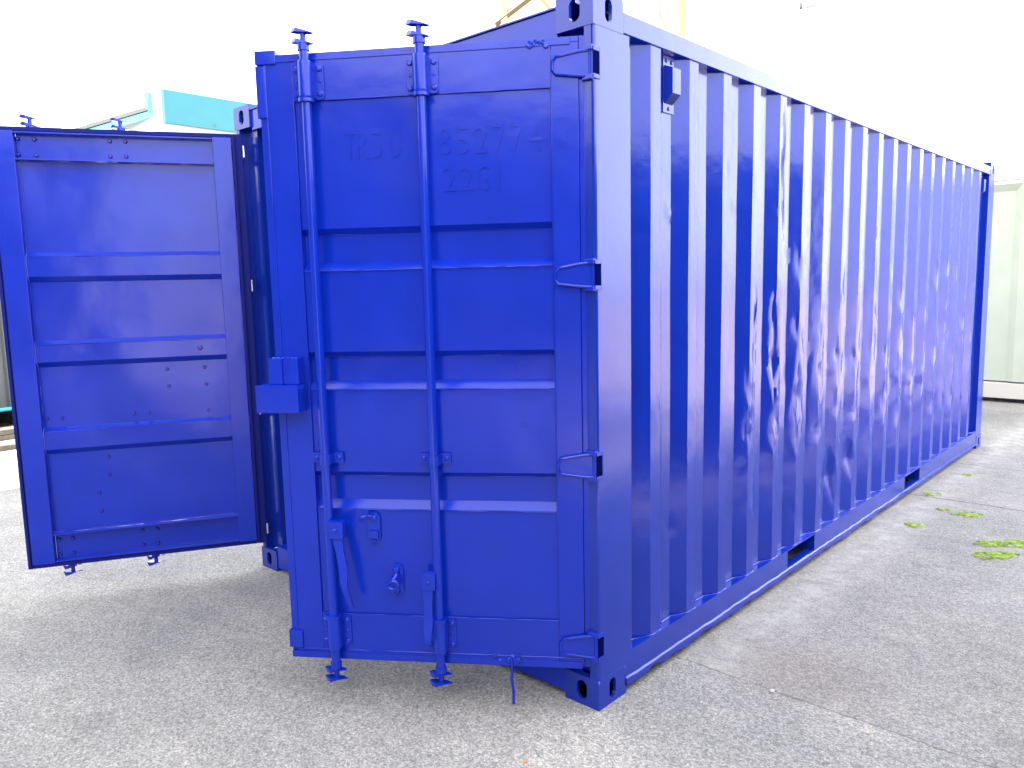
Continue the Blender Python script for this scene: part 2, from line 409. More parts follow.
# front header, sill, rear end
bm = NB(); box(bm, -LX+.163, -.163, .012, .075, 2.455, 2.560, .004); box(bm, -LX+.163, -.163, .004, .09, 2.5605, 2.566); obj('door_header', bm, BLUE, C)
bm = NB(); box(bm, -LX+.163, -.163, .006, .11, .020, .150, .004); obj('door_sill', bm, BLUE, C)
bm = NB(); box(bm, -LX+.163, -.163, LY-.09, LY-.004, 2.455, 2.560, .004); obj('end_rail', bm, BLUE, C)
bm = NB(); box(bm, -LX+.163, -.163, LY-.09, LY-.004, .02, .16, .004); obj('end_sill', bm, BLUE, C)
def corr_sheet(name, a0, a1, f, pitch, dep, m, z0, z1, top=.4):
    bm = NB(); A = []; B = []; a = a0; k = 0
    while a < a1:
        for da, d in ((0, 0), (top*pitch, 0), (.5*pitch, dep), ((.5+top)*pitch, dep)):
            if a+da <= a1: A.append(bm.verts.new(f(a+da, d, z0))); B.append(bm.verts.new(f(a+da, d, z1)))
        a += pitch
    A.append(bm.verts.new(f(a1, 0, z0))); B.append(bm.verts.new(f(a1, 0, z1)))
    for i in range(len(A)-1): bm.faces.new((A[i], A[i+1], B[i+1], B[i]))
    return bm
bm = corr_sheet('', -LX+.15, -.15, lambda a, d, z: (a, LY-.012-d, z), .25, .04, BLUE, .16, 2.456); obj('end_wall', bm, BLUE, C, smooth=0)
bm = corr_sheet('', .09, LY-.09, lambda a, d, z: (z, a, 2.553-d), .21, .02, BLUE, -LX+.06, -.06); obj('roof', bm, BLUE, C, smooth=0)
bm = NB(); box(bm, -LX+.056, -.056, .115, LY-.10, .145, .158); obj('floor', bm, WOOD, C, smooth=0)
for i in range(18):
    bm = NB()
    if all(abs(.3+i*.32-c) > .24 for c in (1.88, 3.91)): box(bm, -LX+.056, -.056, .28+i*.32, .32+i*.32, .03, .144); obj('cross_member', bm, BLUE, C, smooth=0)

# marking/vent boxes in the corrugations
def vent(y):
    bm = NB()
    box(bm, -.0455, -.041, y-.040, y+.040, 2.262, 2.476, .001)
    pts = [(-.041, 2.440), (-.004, 2.425), (-.004, 2.330), (-.041, 2.297)]
    prism(bm, pts, lambda a, b: (a, y-.031, b), lambda a, b: (a, y+.031, b), .002)
    v = obj('vent_cover', bm, BLUE_SIDE, C)
    bm = NB()
    for i in range(7):
        for j in range(4):
            dome(bm, (-.0405+.0345*(i+.5)/7, y-.024+j*.016, 2.2965+.033*(i+.5)/7-.001), (.69, 0, -.73), .0032, .0012)
    obj('grille', bm, DARK, v)
    for dy, z in ((-.018, 2.458), (.020, 2.456), (0, 2.279)):
        bm = NB(); dome(bm, (-.041, y+dy, z), (1, 0, 0), .008, .006); obj('bolt', bm, BOLT, v)
vent(.548); vent(Y0+18*PITCH+.275)

# hinge lugs on the posts + parts of the hinge that sit on the post
HZ = [2.348, 1.632, .944, .252]
for x, s in ((0, 1), (-LX, -1)):
    for z in HZ:
        bm = NB()
        X = lambda a: x-s*a
        # recessed slot frame on the post's outer corner
        box(bm, X(-.0035), X(.012), -.004, .030, z+.038, z+.052, .001)
        box(bm, X(-.0035), X(.012), -.004, .030, z-.052, z-.038, .001)
        box(bm, X(-.0035), X(.0), .030, .038, z-.052, z+.052, .001)
        box(bm, X(.0), X(.042), -.012, .0025, z+.040, z+.056, .002)
        box(bm, X(.0), X(.042), -.012, .0025, z-.056, z-.040, .002)
        obj('hinge_lug', bm, BLUE, C)
        bm = NB(); box(bm, X(-.0022), X(.001), -.002, .0305, z-.0375, z+.0375); obj('hinge_slot_shade', bm, SLOT, C, smooth=0)  # dark box painted as the shade inside the slot

# ------------------------------------------------------------------ door leaves
DW, DZ0, DZ1 = 1.178, .162, 2.443
BANDS = [(1.822, 1.670), (1.369, 1.229), (.911, .767)]
def pbend(u, z, sgn):
    b = (.0035 if sgn > 0 else .006)*noise.noise(Vector((u*2.6, z*2.6, 4+sgn)))+.0014*noise.noise(Vector((u*8, z*8, 2)))
    return b*max(0, min(1, (u-.117)/.08, (1.046-u)/.08))
def door(loc, d, sgn, label):
    """local X: hinge -> free edge, local t: from the outer face inwards. sgn=+1: local Y is outward"""
    rot = math.atan2(d[1], d[0])
    T = .052
    if sgn > 0: Yt = lambda t: -t
    else: Yt = lambda t: t-T
    P = lambda u, t, z: (u, Yt(t), z)
    def pbox(bm, u0, u1, t0, t1, z0, z1, bev=0): box(bm, u0, u1, Yt(t0), Yt(t1), z0, z1, bev)
    us0, us1 = .117, 1.046
    # frame stiles and rails
    bm = NB()
    pbox(bm, .022, us0, 0, T, DZ0+.022, DZ1-.022, .003)
    pbox(bm, us1, DW-.026, 0, T, DZ0+.022, DZ1-.022, .003)
    # C-channel rails, open to the inside
    for z0, z1 in ((2.276, DZ1-.0225), (DZ0+.0225, .345)):
        pbox(bm, us0+.001, us1-.001, -.0012, .006, z0, z1, .001)
        pbox(bm, us0+.001, us1-.001, .0065, T-.002, z0+.004, z0+.010, .001)
        pbox(bm, us0+.001, us1-.001, .0065, T-.002, z1-.010, z1-.003, .001)
    leaf = obj('door', bm, BLUE, C, label=label)
    leaf.location = loc; leaf.rotation_euler = (0, 0, rot)
    # pressed sheet: profile over z, closed ends on the bands
    pr = [(2.2755, 0)]
    for zt, zb in BANDS: pr += [(zt, 0), (zt-.022, 1), (zb+.029, 1), (zb, 0)]
    pr += [(.3455, 0)]
    zz = []
    for (z0, a), (z1, b) in zip(pr, pr[1:]):
        n = 9 if a == b == 0 else (3 if a == b else 2)
        for i in range(n): zz.append((z0+(z1-z0)*i/n, a+(b-a)*i/n))
    zz.append(pr[-1])
    uu = [us0+.0005, us0+.001+.010] + [us0+.011+(us1-us0-.022)*i/22 for i in range(1, 22)] + [us1-.011, us1-.0005]
    bm = NB(); G = []
    for z, a in zz:
        row = []
        for i, u in enumerate(uu):
            k = a if 0 < i < len(uu)-1 else (a if a == 0 else 0 if False else a)
            row.append(bm.verts.new(P(u, .0065+.0285*k+pbend(u, z, sgn), z)))
        G.append(row)
    for a, b in zip(G, G[1:]):
        for i in range(len(uu)-1): bm.faces.new((a[i], a[i+1], b[i+1], b[i]))
    obj('door_panel', bm, BLUE, leaf, smooth=22)
    # rubber gasket frame round the leaf
    bm = NB()
    for u0, u1, z0, z1 in ((.0 if sgn > 0 else -.034, .0215, DZ0, DZ1), (DW-.0255, DW, DZ0, DZ1), (.0216, DW-.0256, DZ1-.0215, DZ1), (.0216, DW-.0256, DZ0, DZ0+.0215)):
        pbox(bm, u0, u1, .006, .040, z0, z1, .004)
    # inner fin
    pbox(bm, .004, .018, .041, .060, DZ0+.01, DZ1-.01, .003); pbox(bm, DW-.02, DW-.006, .041, .056, DZ0+.01, DZ1-.01, .003)
    obj('gasket', bm, BLUE if sgn > 0 else RUBBER, leaf)
    # weld beads and edge lips on the outer face
    bm = NB()
    def bead(a, b, r=.0022):
        n = int((Vector(b)-Vector(a)).length/.03)+1
        pts = [Vector(a).lerp(Vector(b), i/n) for i in range(n+1)]
        tube(bm, [P(p.x, -.0005+.0008*noise.noise(p*40), p.z+.0012*noise.noise(p*25)) for p in pts], r, 6, radii=[r*(1+.5*noise.noise(p*60)) for p in pts])
    bead((us0, 0, .35), (us0, 0, 2.40)); bead((us1, 0, .35), (us1, 0, 2.40)); bead((us0, 0, .345), (us1, 0, .345)); bead((us0, 0, 2.276), (us1, 0, 2.276), .0016)
    bead((.03, 0, .200), (1.14, 0, .196), .0035); bead((DW-.03, 0, .2), (DW-.03, 0, 2.41), .003)
    for zt, zb in BANDS: bead((us0+.01, 0, zb-.0015), (us1-.01, 0, zb-.0015), .0024)  # beads added on the rib edges to catch sky highlights
    bead((.985, 0, 2.29), (.985+.06, 0, 2.29), .002)
    obj('weld_and_glint_bead', bm, BLUE, leaf, smooth=60)
    for zt, zb in BANDS:
        bm = NB(); tube(bm, [P(us0+.012+(us1-us0-.024)*i/30, .0345, zt-.021+.001*noise.noise(Vector((i*.4, zt, 2)))) for i in range(31)], .0026, 6)
        obj('rib_edge', bm, BLUE, leaf, smooth=60)  # thin tube added at the rib crest to catch a highlight
    # rain/edge strips top and bottom
    for q in ((.05, DW-.002, -.0045, .004, DZ1-.030, DZ1-.004, .002), (.03, DW-.002, -.0055, .004, DZ0-.002, DZ0+.024, .003)):
        bm = NB(); pbox(bm, *q); obj('edge_strip', bm, BLUE, leaf)
    if sgn > 0:
        for q in ((DW-.075, DW+.004, -.010, .03, DZ1-.036, DZ1+.012, .004), (DW-.05, DW+.006, -.008, .03, DZ0+.04, DZ0+.11, .003), (DW-.03, DW+.007, -.004, .03, DZ1-.22, DZ1-.038, .004)):
            bm = NB(); pbox(bm, *q); obj('edge_patch', bm, BLUE, leaf)
    # hinges
    for z in HZ:
        bm = NB()
        outl = [(-.018, .042), (.02, .040), (.075, .030), (.098, .026), (.110, .010), (.111, -.016), (.100, -.030), (.075, -.033), (.02, -.040), (-.018, -.042)]
        prism(bm, outl, lambda a, b: P(a, -.001, z+b), lambda a, b: P(a, -.008, z+b), .0015)
        tube(bm, [P(a, -.009, z+b) for a, b in outl], .006, 8)
        tube(bm, [P(-.026, -.004, z-.043), P(-.026, -.004, z+.043)], .0135, 14)
        h = obj('hinge', bm, BLUE, leaf)
        bm = NB(); tube(bm, [P(-.026, -.004, z-.060), P(-.026, -.004, z+.060)], .0075, 12); obj('hinge_pin', bm, CHROME if sgn < 0 else BLUE, leaf)
        if sgn < 0:
            bm = NB(); tube(bm, [P(-.026, -.004, z-.036), P(-.026, -.004, z+.036)], .0142, 14); obj('hinge_sleeve', bm, CHROME, leaf)
            bm = NB(); tube(bm, [P(-.040, .058, z-.030), P(-.040, .058, z+.030)], .0075, 12); obj('hinge_pin', bm, CHROME, leaf)
    # locking bars
    for ub, zh, hs in ((.985, .700, 1), (.568, .505, 2)):
        tO = -.036
        bm = NB(); tube(bm, [P(ub, tO, z) for z in (.152, .8, 1.6, 2.447)], .0175, 18)
        for z in (.349, 2.268): tube(bm, [P(ub, tO, z-.006), P(ub, tO, z+.006)], .030, 18)
        # cams: neck and pairs of wedge flanges
        for zc, q in ((2.447, 1), (.152, -1)):
            tube(bm, [P(ub, tO, zc-.01*q), P(ub, tO, zc+.012*q)], .022, 16)
            tube(bm, [P(ub, tO, zc), P(ub, tO, zc+.056*q)], .0105, 12)
            for zf in (.014, .050):
                L = .048
                tri = [(-L, -.004), (-L*.5, -.018), (L*.5, -.022), (L, .002), (L*.6, .016), (-L*.5, .014)]
                zz_ = zc+q*zf
                prism(bm, tri, lambda a, b: P(ub+a, tO+b, zz_+.004*(a/L)), lambda a, b: P(ub+a*.82, tO+b*.8, zz_+q*.010+.012*(a/L)*q), .001)
        bar = obj('locking_bar', bm, BLUE, leaf, smooth=40)
        for z0, z1 in ((2.276, 2.402), (.218, .342)):
            bm = NB()
            tube(bm, [P(ub, tO, z0), P(ub, tO, z0+.008), P(ub, tO, z1-.008), P(ub, tO, z1)], .026, 18, radii=[.0245, .0265, .0265, .0245])
            h = z1-z0; m_ = (z0+z1)/2
            outl = []
            for cx, cz in ((.044, h/2-.014), (-.044, h/2-.014), (-.044, -h/2+.014), (.044, -h/2+.014)):
                for k in range(5):
                    an = math.atan2(cz, cx); a0 = (0 if cx > 0 and cz > 0 else 90 if cz > 0 else 180 if cx < 0 else 270)+k*22.5
                    outl.append((cx+.014*math.cos(R(a0)), cz+.014*math.sin(R(a0))))
            prism(bm, outl, lambda a, b: P(ub+a, -.0015, m_+b), lambda a, b: P(ub+a, -.008, m_+b), .0015)
            box(bm, ub-.026, ub-.018, Yt(-.0075), Yt(tO), z0+.003, z1-.003); box(bm, ub+.018, ub+.026, Yt(-.0075), Yt(tO), z0+.003, z1-.003)
            br = obj('bar_bracket', bm, BLUE, leaf)
            for a in (-.043, .043):
                for b, r_ in ((-h/2+.020, .0115), (h/2-.020, .0115), (0, .006)):
                    bm = NB(); dome(bm, P(ub+a, -.0075, m_+b), (0, Yt(-1)-Yt(0), 0), r_, r_*.9)
                    obj('bracket_bolt', bm, BLUE, leaf)
        bm = NB(); z = .968
        pts = []
        for k in range(-60, 241, 20): pass
        out2 = [(-.058, -.0015), (-.058, -.0065), (-.026, -.0065), (-.0225, -.036)] + [(.0225*math.cos(R(180-k)), -.036-.0225*math.sin(R(k))) for k in range(20, 180, 20)] + [(.0225, -.036), (.026, -.0065), (.058, -.0065), (.058, -.0015)]
        inn = [(.020, -.0015), (.0185, -.036)] + [(.0185*math.cos(R(k)), -.036-.0185*math.sin(R(k))) for k in range(20, 180, 20)] + [(-.0185, -.036), (-.020, -.0015)]
        prism(bm, out2+inn, lambda a, b: P(ub+a, b, z-.020), lambda a, b: P(ub+a, b, z+.020))
        for a in (-.043, .043): dome(bm, P(ub+a, -.0065, z), (0, Yt(-1)-Yt(0), 0), .010, .008)
        obj('bar_clip', bm, BLUE, leaf)
        # handle: hub clamp and bent lever
        bm = NB()
        if hs == 1:
            uh = ub-.030
            box(bm, uh-.034, uh+.022, Yt(-.030), Yt(-.066), zh-.034, zh+.034, .004)
            dome(bm, P(uh-.004, -.066, zh), (0, Yt(-1)-Yt(0), 0), .009, .006)
            path = [(uh-.008, -.050, zh-.03), (uh-.020, -.058, zh-.09), (uh-.030, -.060, zh-.15), (uh-.034, -.075, zh-.20), (uh-.040, -.070, zh-.24), (uh-.055, -.060, zh-.30)]
        else:
            uh = ub+.035
            box(bm, uh-.030, uh+.022, Yt(-.030), Yt(-.066), zh-.030, zh+.034, .004)
            dome(bm, P(uh-.004, -.066, zh), (0, Yt(-1)-Yt(0), 0), .009, .006)
            path = [(uh, -.050, zh-.03), (uh, -.056, zh-.10), (uh+.001, -.058, zh-.16), (uh+.002, -.072, zh-.20), (uh+.002, -.070, zh-.235)]
        last = None
        w0 = .019
        for i, (a, t, z) in enumerate(path):
            w = w0*(1.0, .8, .9, .75, .6, .4)[i]
            ring = [bm.verts.new(P(a-w, t, z)), bm.verts.new(P(a+w, t, z)), bm.verts.new(P(a+w, t-.010, z)), bm.verts.new(P(a-w, t-.010, z))]
            if last:
                for k in range(4): bm.faces.new((last[k], last[(k+1) % 4], ring[(k+1) % 4], ring[k]))
            else: bm.faces.new(ring)
            last = ring
        bm.faces.new(last)
        obj('handle', bm, BLUE, leaf)
    # inner-side fixings: bolt ends through the leaf
    proto = [None, None]
    def ibolt(u, z, t, r, h, i):
        if proto[i] is None:
            bm = NB(); dome(bm, (0, 0, 0), (0, Yt(1)-Yt(0), 0), r, h); o = obj('bolt', bm, BOLT, leaf); proto[i] = o
        else:
            o = proto[i].copy(); COL.objects.link(o); o.parent = leaf
        o.location = P(u, t, z)
    for u, z in ((1.036, 2.388), (.962, 2.387), (.618, 2.389), (.544, 2.391), (1.039, 2.311), (.960, 2.309), (.620, 2.313), (.545, 2.315)):
        ibolt(u, z, .006, .011, .012, 0)
    for u, z in ((1.028, .300), (.962, .300), (.618, .302), (.544, .302), (1.028, .220), (.962, .220), (.618, .220), (.544, .220)):
        ibolt(u, z, .006, .011, .012, 0)
    for u, z in ((1.028, .959), (.959, .959), (.610, .960), (.536, .960), (.754, .732), (.757, .633), (.814, .535), (.812, .435), (.430, 1.188), (.427, 1.096), (.238, 1.189), (.235, 1.095), (.234, .95)):
        ibolt(u, z, .0075, .0095, .009, 1)
    bm = NB(); dome(bm, P(.252, .035, 1.30), (0, Yt(1)-Yt(0), 0), .014, .008); obj('bolt', bm, BOLT, leaf)
    return leaf, P, Yt

a = R(35.16)
RD, P, Yt = door((-.0355, -.0023, 0), (-math.cos(a), -math.sin(a)), 1, 'right end door standing ajar, outer face with two locking bars')
b = R(60.4)
LD, P2, Yt2 = door((-2.3535, -.0464, 0), (-math.cos(b), -math.sin(b)), -1, 'left end door swung wide open, inner face with ribs and bolts')

# fittings only the right leaf shows: seal plates, lock box, old lettering under the paint
def capsule(cx, cz, rx, rz, n=8):
    p = []
    for k in range(n+1): an = math.pi*k/n; p.append((cx+rx*math.cos(an), cz+(rz-rx)+rx*math.sin(an)))
    for k in range(n+1): an = math.pi+math.pi*k/n; p.append((cx+rx*math.cos(an), cz-(rz-rx)+rx*math.sin(an)))
    return p
ND = (0, 1, 0)
bm = NB(); prism(bm, capsule(.818, .694, .024, .062), lambda a, b: P(a, .004, b), lambda a, b: P(a, -.005, b), .001)
dome(bm, P(.818, -.005, .732), ND, .013, .010)
box(bm, .800, .836, Yt(-.005), Yt(-.018), .655, .685, .003); dome(bm, P(.818, -.005, .645), ND, .010, .008)
tube(bm, [P(.822, -.012, .742), P(.838, -.024, .748), P(.856, -.030, .744), P(.866, -.028, .726)], .006, 8)
tube(bm, [P(.838, -.024, .748), P(.836, -.026, .766)], .006, 8)
obj('handle_catch', bm, BLUE, RD)
bm = NB(); prism(bm, capsule(.736, .490, .024, .064), lambda a, b: P(a, .004, b), lambda a, b: P(a, -.005, b), .001)
dome(bm, P(.736, -.005, .532), ND, .015, .016)
tube(bm, [P(.736, -.006, .515), P(.738, -.020, .505), P(.744, -.034, .496)], .012, 10)
pts = [P(.744+.020*math.cos(t*math.pi/6), -.036, .482+.016*math.sin(t*math.pi/6)) for t in range(13)]
tube(bm, pts, .008, 8, cap=False); dome(bm, P(.736, -.005, .445), ND, .012, .010)
obj('handle_catch', bm, BLUE, RD)
bm = NB()
box(bm, 1.056, 1.220, Yt(-.002), Yt(-.090), 1.152, 1.254, .003)
lb = obj('lock_box', bm, BLUE, RD)
bm = NB(); box(bm, 1.126, 1.176, Yt(-.002), Yt(-.058), 1.2545, 1.352, .002); box(bm, 1.064, 1.096, Yt(-.002), Yt(-.058), 1.2545, 1.352, .002)
box(bm, 1.096, 1.126, Yt(-.002), Yt(-.050), 1.2545, 1.349, .002)
for k in range(6): dome(bm, P(1.08+k*.017, -.03, 1.351), (0, 0, 1), .010, .005)
obj('lock_box_bracket', bm, BLUE, RD)
bm = NB(); tube(bm, [P(.300, -.012, .200), P(.296, -.016, .15), P(.300, -.014, .11), (.294, .012, .06), (.295, .014, .012)], .0055, 8); obj('hanging_strap', bm, BLUE, RD)
bm = NB()
rr = random.Random(4)
for k in range(26):
    u = .24+.13*rr.random() if k < 16 else .27+.03*rr.random()
    dome(bm, P(u, -.0055+rr.uniform(0, .002), .178+rr.uniform(-.004, .020)), (rr.uniform(-.4, .4), 1, rr.uniform(-.3, .6)), rr.uniform(.004, .012), rr.uniform(.002, .006))
obj('weld_repair', bm, BLUE, RD, smooth=60); bm = NB()
for k in range(14):
    dome(bm, P(.13+.07*rr.random(), -.0040, 2.420+rr.uniform(-.006, .012)), (rr.uniform(-.4, .4), 1, rr.uniform(-.3, .6)), rr.uniform(.005, .012), rr.uniform(.002, .005))
obj('weld_repair', bm, BLUE, RD, smooth=60)

def letter(ch, u, ztop, h, m=BLUE):
    cu = bpy.data.curves.new('lettering', 'FONT'); cu.body = ch; cu.size = h*1.38; cu.resolution_u = 4; cu.extrude = .0022; cu.align_x = 'CENTER'
    to = bpy.data.objects.new('tmp', cu); COL.objects.link(to); bpy.context.view_layer.update()
    me = bpy.data.meshes.new_from_object(to); bpy.data.objects.remove(to)
    xs = [v.co.x for v in me.vertices]; yv = [v.co.y for v in me.vertices]; y0, y1 = min(yv), max(yv)
    xm = (min(xs)+max(xs))/2; wx = max(xs)-min(xs)
    for v in me.vertices:
        uu_ = u-(v.co.x-xm)*min(1, .045/max(wx, .001)); z_ = ztop-h+(v.co.y-y0)/(y1-y0)*h
        v.co = Vector(P(uu_, (TD+pbend(uu_, z_, 1) if TD > 0 else TD)-v.co.z, z_))
    return me
TD = .0056
# ghost of the old stencilled serial, a hair proud of the sheet
word = []
for ch, u in (('T', .845), ('R', .800), ('S', .752), ('U', .680), ('8', .497), ('5', .432), ('2', .367), ('7', .302), ('7', .240), ('4', .170)): word.append((ch, u, 2.165, .098))
for ch, u in (('2', .482), ('2', .420), ('G', .362), ('1', .308)): word.append((ch, u, 2.030, .090))
bm = NB()
for ch, u, z, h in word:
    me = letter(ch, u, z, h); tmp = bmesh.new(); tmp.from_mesh(me); tmp.to_mesh(me); tmp.free(); bm.from_mesh(me)
TD = -.0002
me = letter('1', .081, 2.150, .075); bm.from_mesh(me)
fr = ((.105, .057), (2.172, 2.070))
for u0, u1, z0, z1 in ((.105, .103, 2.070, 2.172), (.057, .055, 2.070, 2.172), (.105, .055, 2.170, 2.172), (.105, .055, 2.070, 2.072)):
    box(bm, u0, u1, Yt(0.001), Yt(-.0008), z0, z1)
obj('lettering', bm, BLUE, RD, smooth=0, label='old serial number showing faintly under the blue paint')

# ------------------------------------------------------------------ background things
# pale green container beyond, long side facing us
G_ = thing('shipping_container', 'pale green container with white top and bottom rails behind the blue one', 'container', (0, 9.03, 0))
GX0, GX1, GH = -4.2, 1.9, 2.91
bm = NB(); box(bm, GX0, GX1, -.004, .1, GH-.17, GH, .01); box(bm, GX0, GX1, .02, .12, GH-.215, GH-.172); obj('top_rail', bm, WHITE, G_)
bm = NB(); box(bm, GX0, GX1, .002, .1, .055, .25, .01); obj('bottom_rail', bm, mat('cream_rail', (.50, .49, .44), .5), G_)
bm = NB(); box(bm, GX0+.1, GX1-.1, .03, .09, GH-.172, GH-.150); obj('rail_gap', bm, DARK, G_)
bm = NB(); A = []; xs = GX0; 
prof = [(0, 0), (.34, 0), (.42, .05), (.76, .05), (.84, 0)]
x = GX0+.12
off = (-.33+.08-GX0-.12) % .84
pts = [(GX0, .02)]
x = GX0+off-.84+.0
while x < GX1:
    for dx, d in ((0, .05), (.08, .02), (.42, .02), (.50, .075), (.76, .075)):
        if GX0 < x+dx < GX1: pts.append((x+dx, .02 if d == .02 else .07))
    x += .84
pts.append((GX1, .02))
low = [bm.verts.new((p[0], p[1], .268)) for p in pts]; hi = [bm.verts.new((p[0], p[1], GH-.30)) for p in pts]; tp = [bm.verts.new((p[0], .02, GH-.21)) for p in pts]
for i in range(len(pts)-1):
    bm.faces.new((low[i], low[i+1], hi[i+1], hi[i])); bm.faces.new((hi[i], hi[i+1], tp[i+1], tp[i]))
obj('side_panel', bm, GREEN, G_, smooth=0)
bm = NB(); box(bm, GX0, GX1, .12, 2.43, .12, GH-.03); obj('body', bm, GREEN, G_, smooth=0)
bm = NB()
for x in (GX0, GX1-.16):
    for z in (0, GH-.12): box(bm, x, x+.16, -.008, .17, z, z+.12, .005)
obj('corner_casting', bm, WHITE, G_)

def plain_container(x, y, rz, m, label, L=6.058):
    o = thing('shipping_container', label, 'container', (x, y, 0), rz)
    bm = corr_sheet('', .16, L-.16, lambda a, d, z: (.01+d, a, z), .28, .036, m, .16, 2.48); obj('side_panel', bm, m, o, smooth=0)
    bm = NB(); box(bm, .05, 2.42, .05, L-.05, .15, 2.56); obj('body', bm, m, o, smooth=0)
    for z0, z1 in ((.03, .165), (2.478, 2.56)):
        bm = NB(); box(bm, 0, .06, .17, L-.17, z0, z1); obj('rail', bm, m, o, smooth=0)
    for yy in (0, L-.162):
        bm = NB(); box(bm, -.002, .16, yy, yy+.162, 0, 2.591, .006); obj('corner_post', bm, m, o)
    return o
plain_container(2.75, -3.1, 0, mat('dark_navy_paint', (.03, .035, .05), .5), 'dark navy container parked across the lane beside the camera')

Bk = thing('warehouse', 'tall plain rendered warehouse behind the photographer, shading the yard', 'warehouse', (-6.7, -12, 0))
RENDERED = mat('rendered_wall', (.06, .058, .056), .7, var=(1.2, .85))
bm = NB(); box(bm, 0, 8.8, -14, 0, 0, 18.5); obj('wall', bm, RENDERED, Bk, smooth=0)
bm = NB(); box(bm, -.15, 8.95, -14.1, .15, 18.502, 18.8); obj('roof', bm, GREY, Bk, smooth=0)
bm = NB(); box(bm, 8.85, 18, -10, -.05, 0, 5.4); obj('reflection_blocker', bm, RENDERED, Bk, smooth=0)  # low unseen block added to keep the door reflections dark
bm = NB(); box(bm, -22, -.05, -10, -.05, 0, 5.0); obj('reflection_blocker', bm, RENDERED, Bk, smooth=0)  # unseen block added to darken the reflection in the post front
for k in range(3):
    bm = NB(); box(bm, .6+k*2.5, 2.3+k*2.5, .002, .05, 5.2, 6.8, .01); w_ = obj('window', bm, GREY, Bk, smooth=0)
    bm = NB(); box(bm, .68+k*2.5, 2.22+k*2.5, .051, .055, 5.28, 6.72); obj('pane', bm, DARK, w_, smooth=0)

# white building with turquoise fascia, far left
B = thing('workshop_building', 'white building with turquoise fascia board beyond the open left door', 'building', (-10.82, 3.28, 0), 0)
def local(o, p): return (p[0]+10.82, p[1]-3.28, p[2])
bm = NB(); box(bm, -5, -.02, .02, 9, 0, 4.78); obj('wall', bm, WHITE, B, smooth=0)
bm = NB(); box(bm, -.02, .05, .10, 1.9, 4.24, 4.74, .004); box(bm, .05, .056, .10, 1.9, 4.235, 4.262); obj('fascia', bm, TURQ, B)
bm = NB(); box(bm, -.0, .03, .85, .87, 4.262, 4.74); box(bm, .05, .058, .9, .93, 4.29, 4.32); obj('fascia_clip', bm, GREY, B)
bm = NB(); box(bm, -.36, -.18, -.03, .01, 4.49, 4.72, .003); box(bm, -.18, -.16, -.05, .01, 4.40, 4.60); obj('corner_sign', bm, TURQ, B)
# lean-to canopy falling away to the left
bm = NB()
def slab(a, b, w, t, dz=0):
    A = Vector(a); Bv = Vector(b); 
    v = []
    for p in (A, Bv):
        for q in (0, 1):
            for r in (0, 1): v.append(bm.verts.new((p.x+q*w[0], p.y+q*w[1], p.z-r*t+dz)))
    for f in ((0, 1, 3, 2), (4, 6, 7, 5), (0, 4, 5, 1), (2, 3, 7, 6), (0, 2, 6, 4), (1, 5, 7, 3)): bm.faces.new([v[i] for i in f])
slab((-.16, .0, 4.52), (-4.6, -.93, 4.31), (-.3, 2.0), .06)
obj('canopy', bm, CANOPY, B, smooth=0)
bm = NB()
slab((-.16, .02, 4.455), (-4.6, -.90, 4.245), (-.02, .05), .10)
obj('canopy_rafter', bm, TURQ, B, smooth=0)
bm = NB(); box(bm, -4.6, -4.52, -.9, -.82, 0, 4.2); obj('canopy_post', bm, GREY, B, smooth=0)
bm = NB(); box(bm, -.021, .01, 2.6, 3.6, .0, 2.2, .01); obj('door', bm, GREY, B)

# yellow gantry mast beyond the container
Yg = thing('gantry_frame', 'pale yellow lattice steel gantry rising behind the blue container', 'gantry', (-7.6, 7.8, 0))
def bar(bm, a, b, w):
    tube(bm, [a, b], w, 4)
bm = NB()
for p in ((-.02, .0), (2.15, 2.05)): tube(bm, [(*p, 0), (*p, 9)], .075, 4)
obj('leg', bm, YELLOW, Yg, smooth=0)
bm = NB()
tube(bm, [(-.12, -.12, 5.93), (.30, .34, 6.38), (.8, .9, 7.0)], .06, 4); obj('brace', bm, YELLOW, Yg, smooth=0); bm = NB()
tube(bm, [(.18, .22, 6.75), (.62, .60, 6.05)], .045, 4); obj('brace', bm, YELLOW, Yg, smooth=0); bm = NB(); tube(bm, [(0, 0, 3), (2.15, 2.05, 3)], .06, 4); obj('brace', bm, YELLOW, Yg, smooth=0); bm = NB()
tube(bm, [(0, 0, 8.4), (2.15, 2.05, 8.4)], .09, 4)
for k in range(5): tube(bm, [(.43*k, .41*k, 8.4), (.43*k+.43, .41*k+.41, 7.9 if k % 2 else 8.9)], .03, 4)
obj('brace', bm, YELLOW, Yg, smooth=0)
bm = NB()
for dx in (-.28, -.20): tube(bm, [(2.15+dx, 2.05+dx*.9, 5), (2.15+dx, 2.05+dx*.9, 7)], .018, 6)
for k in range(8): tube(bm, [(1.87, 1.80, 5.1+k*.25), (1.95, 1.87, 5.1+k*.25)], .012, 6)
tube(bm, [(1.86, 1.79, 6.1), (1.98, 1.9, 5.75), (2.1, 2.0, 5.7)], .02, 6)
obj('ladder', bm, YELLOW, Yg, smooth=0)

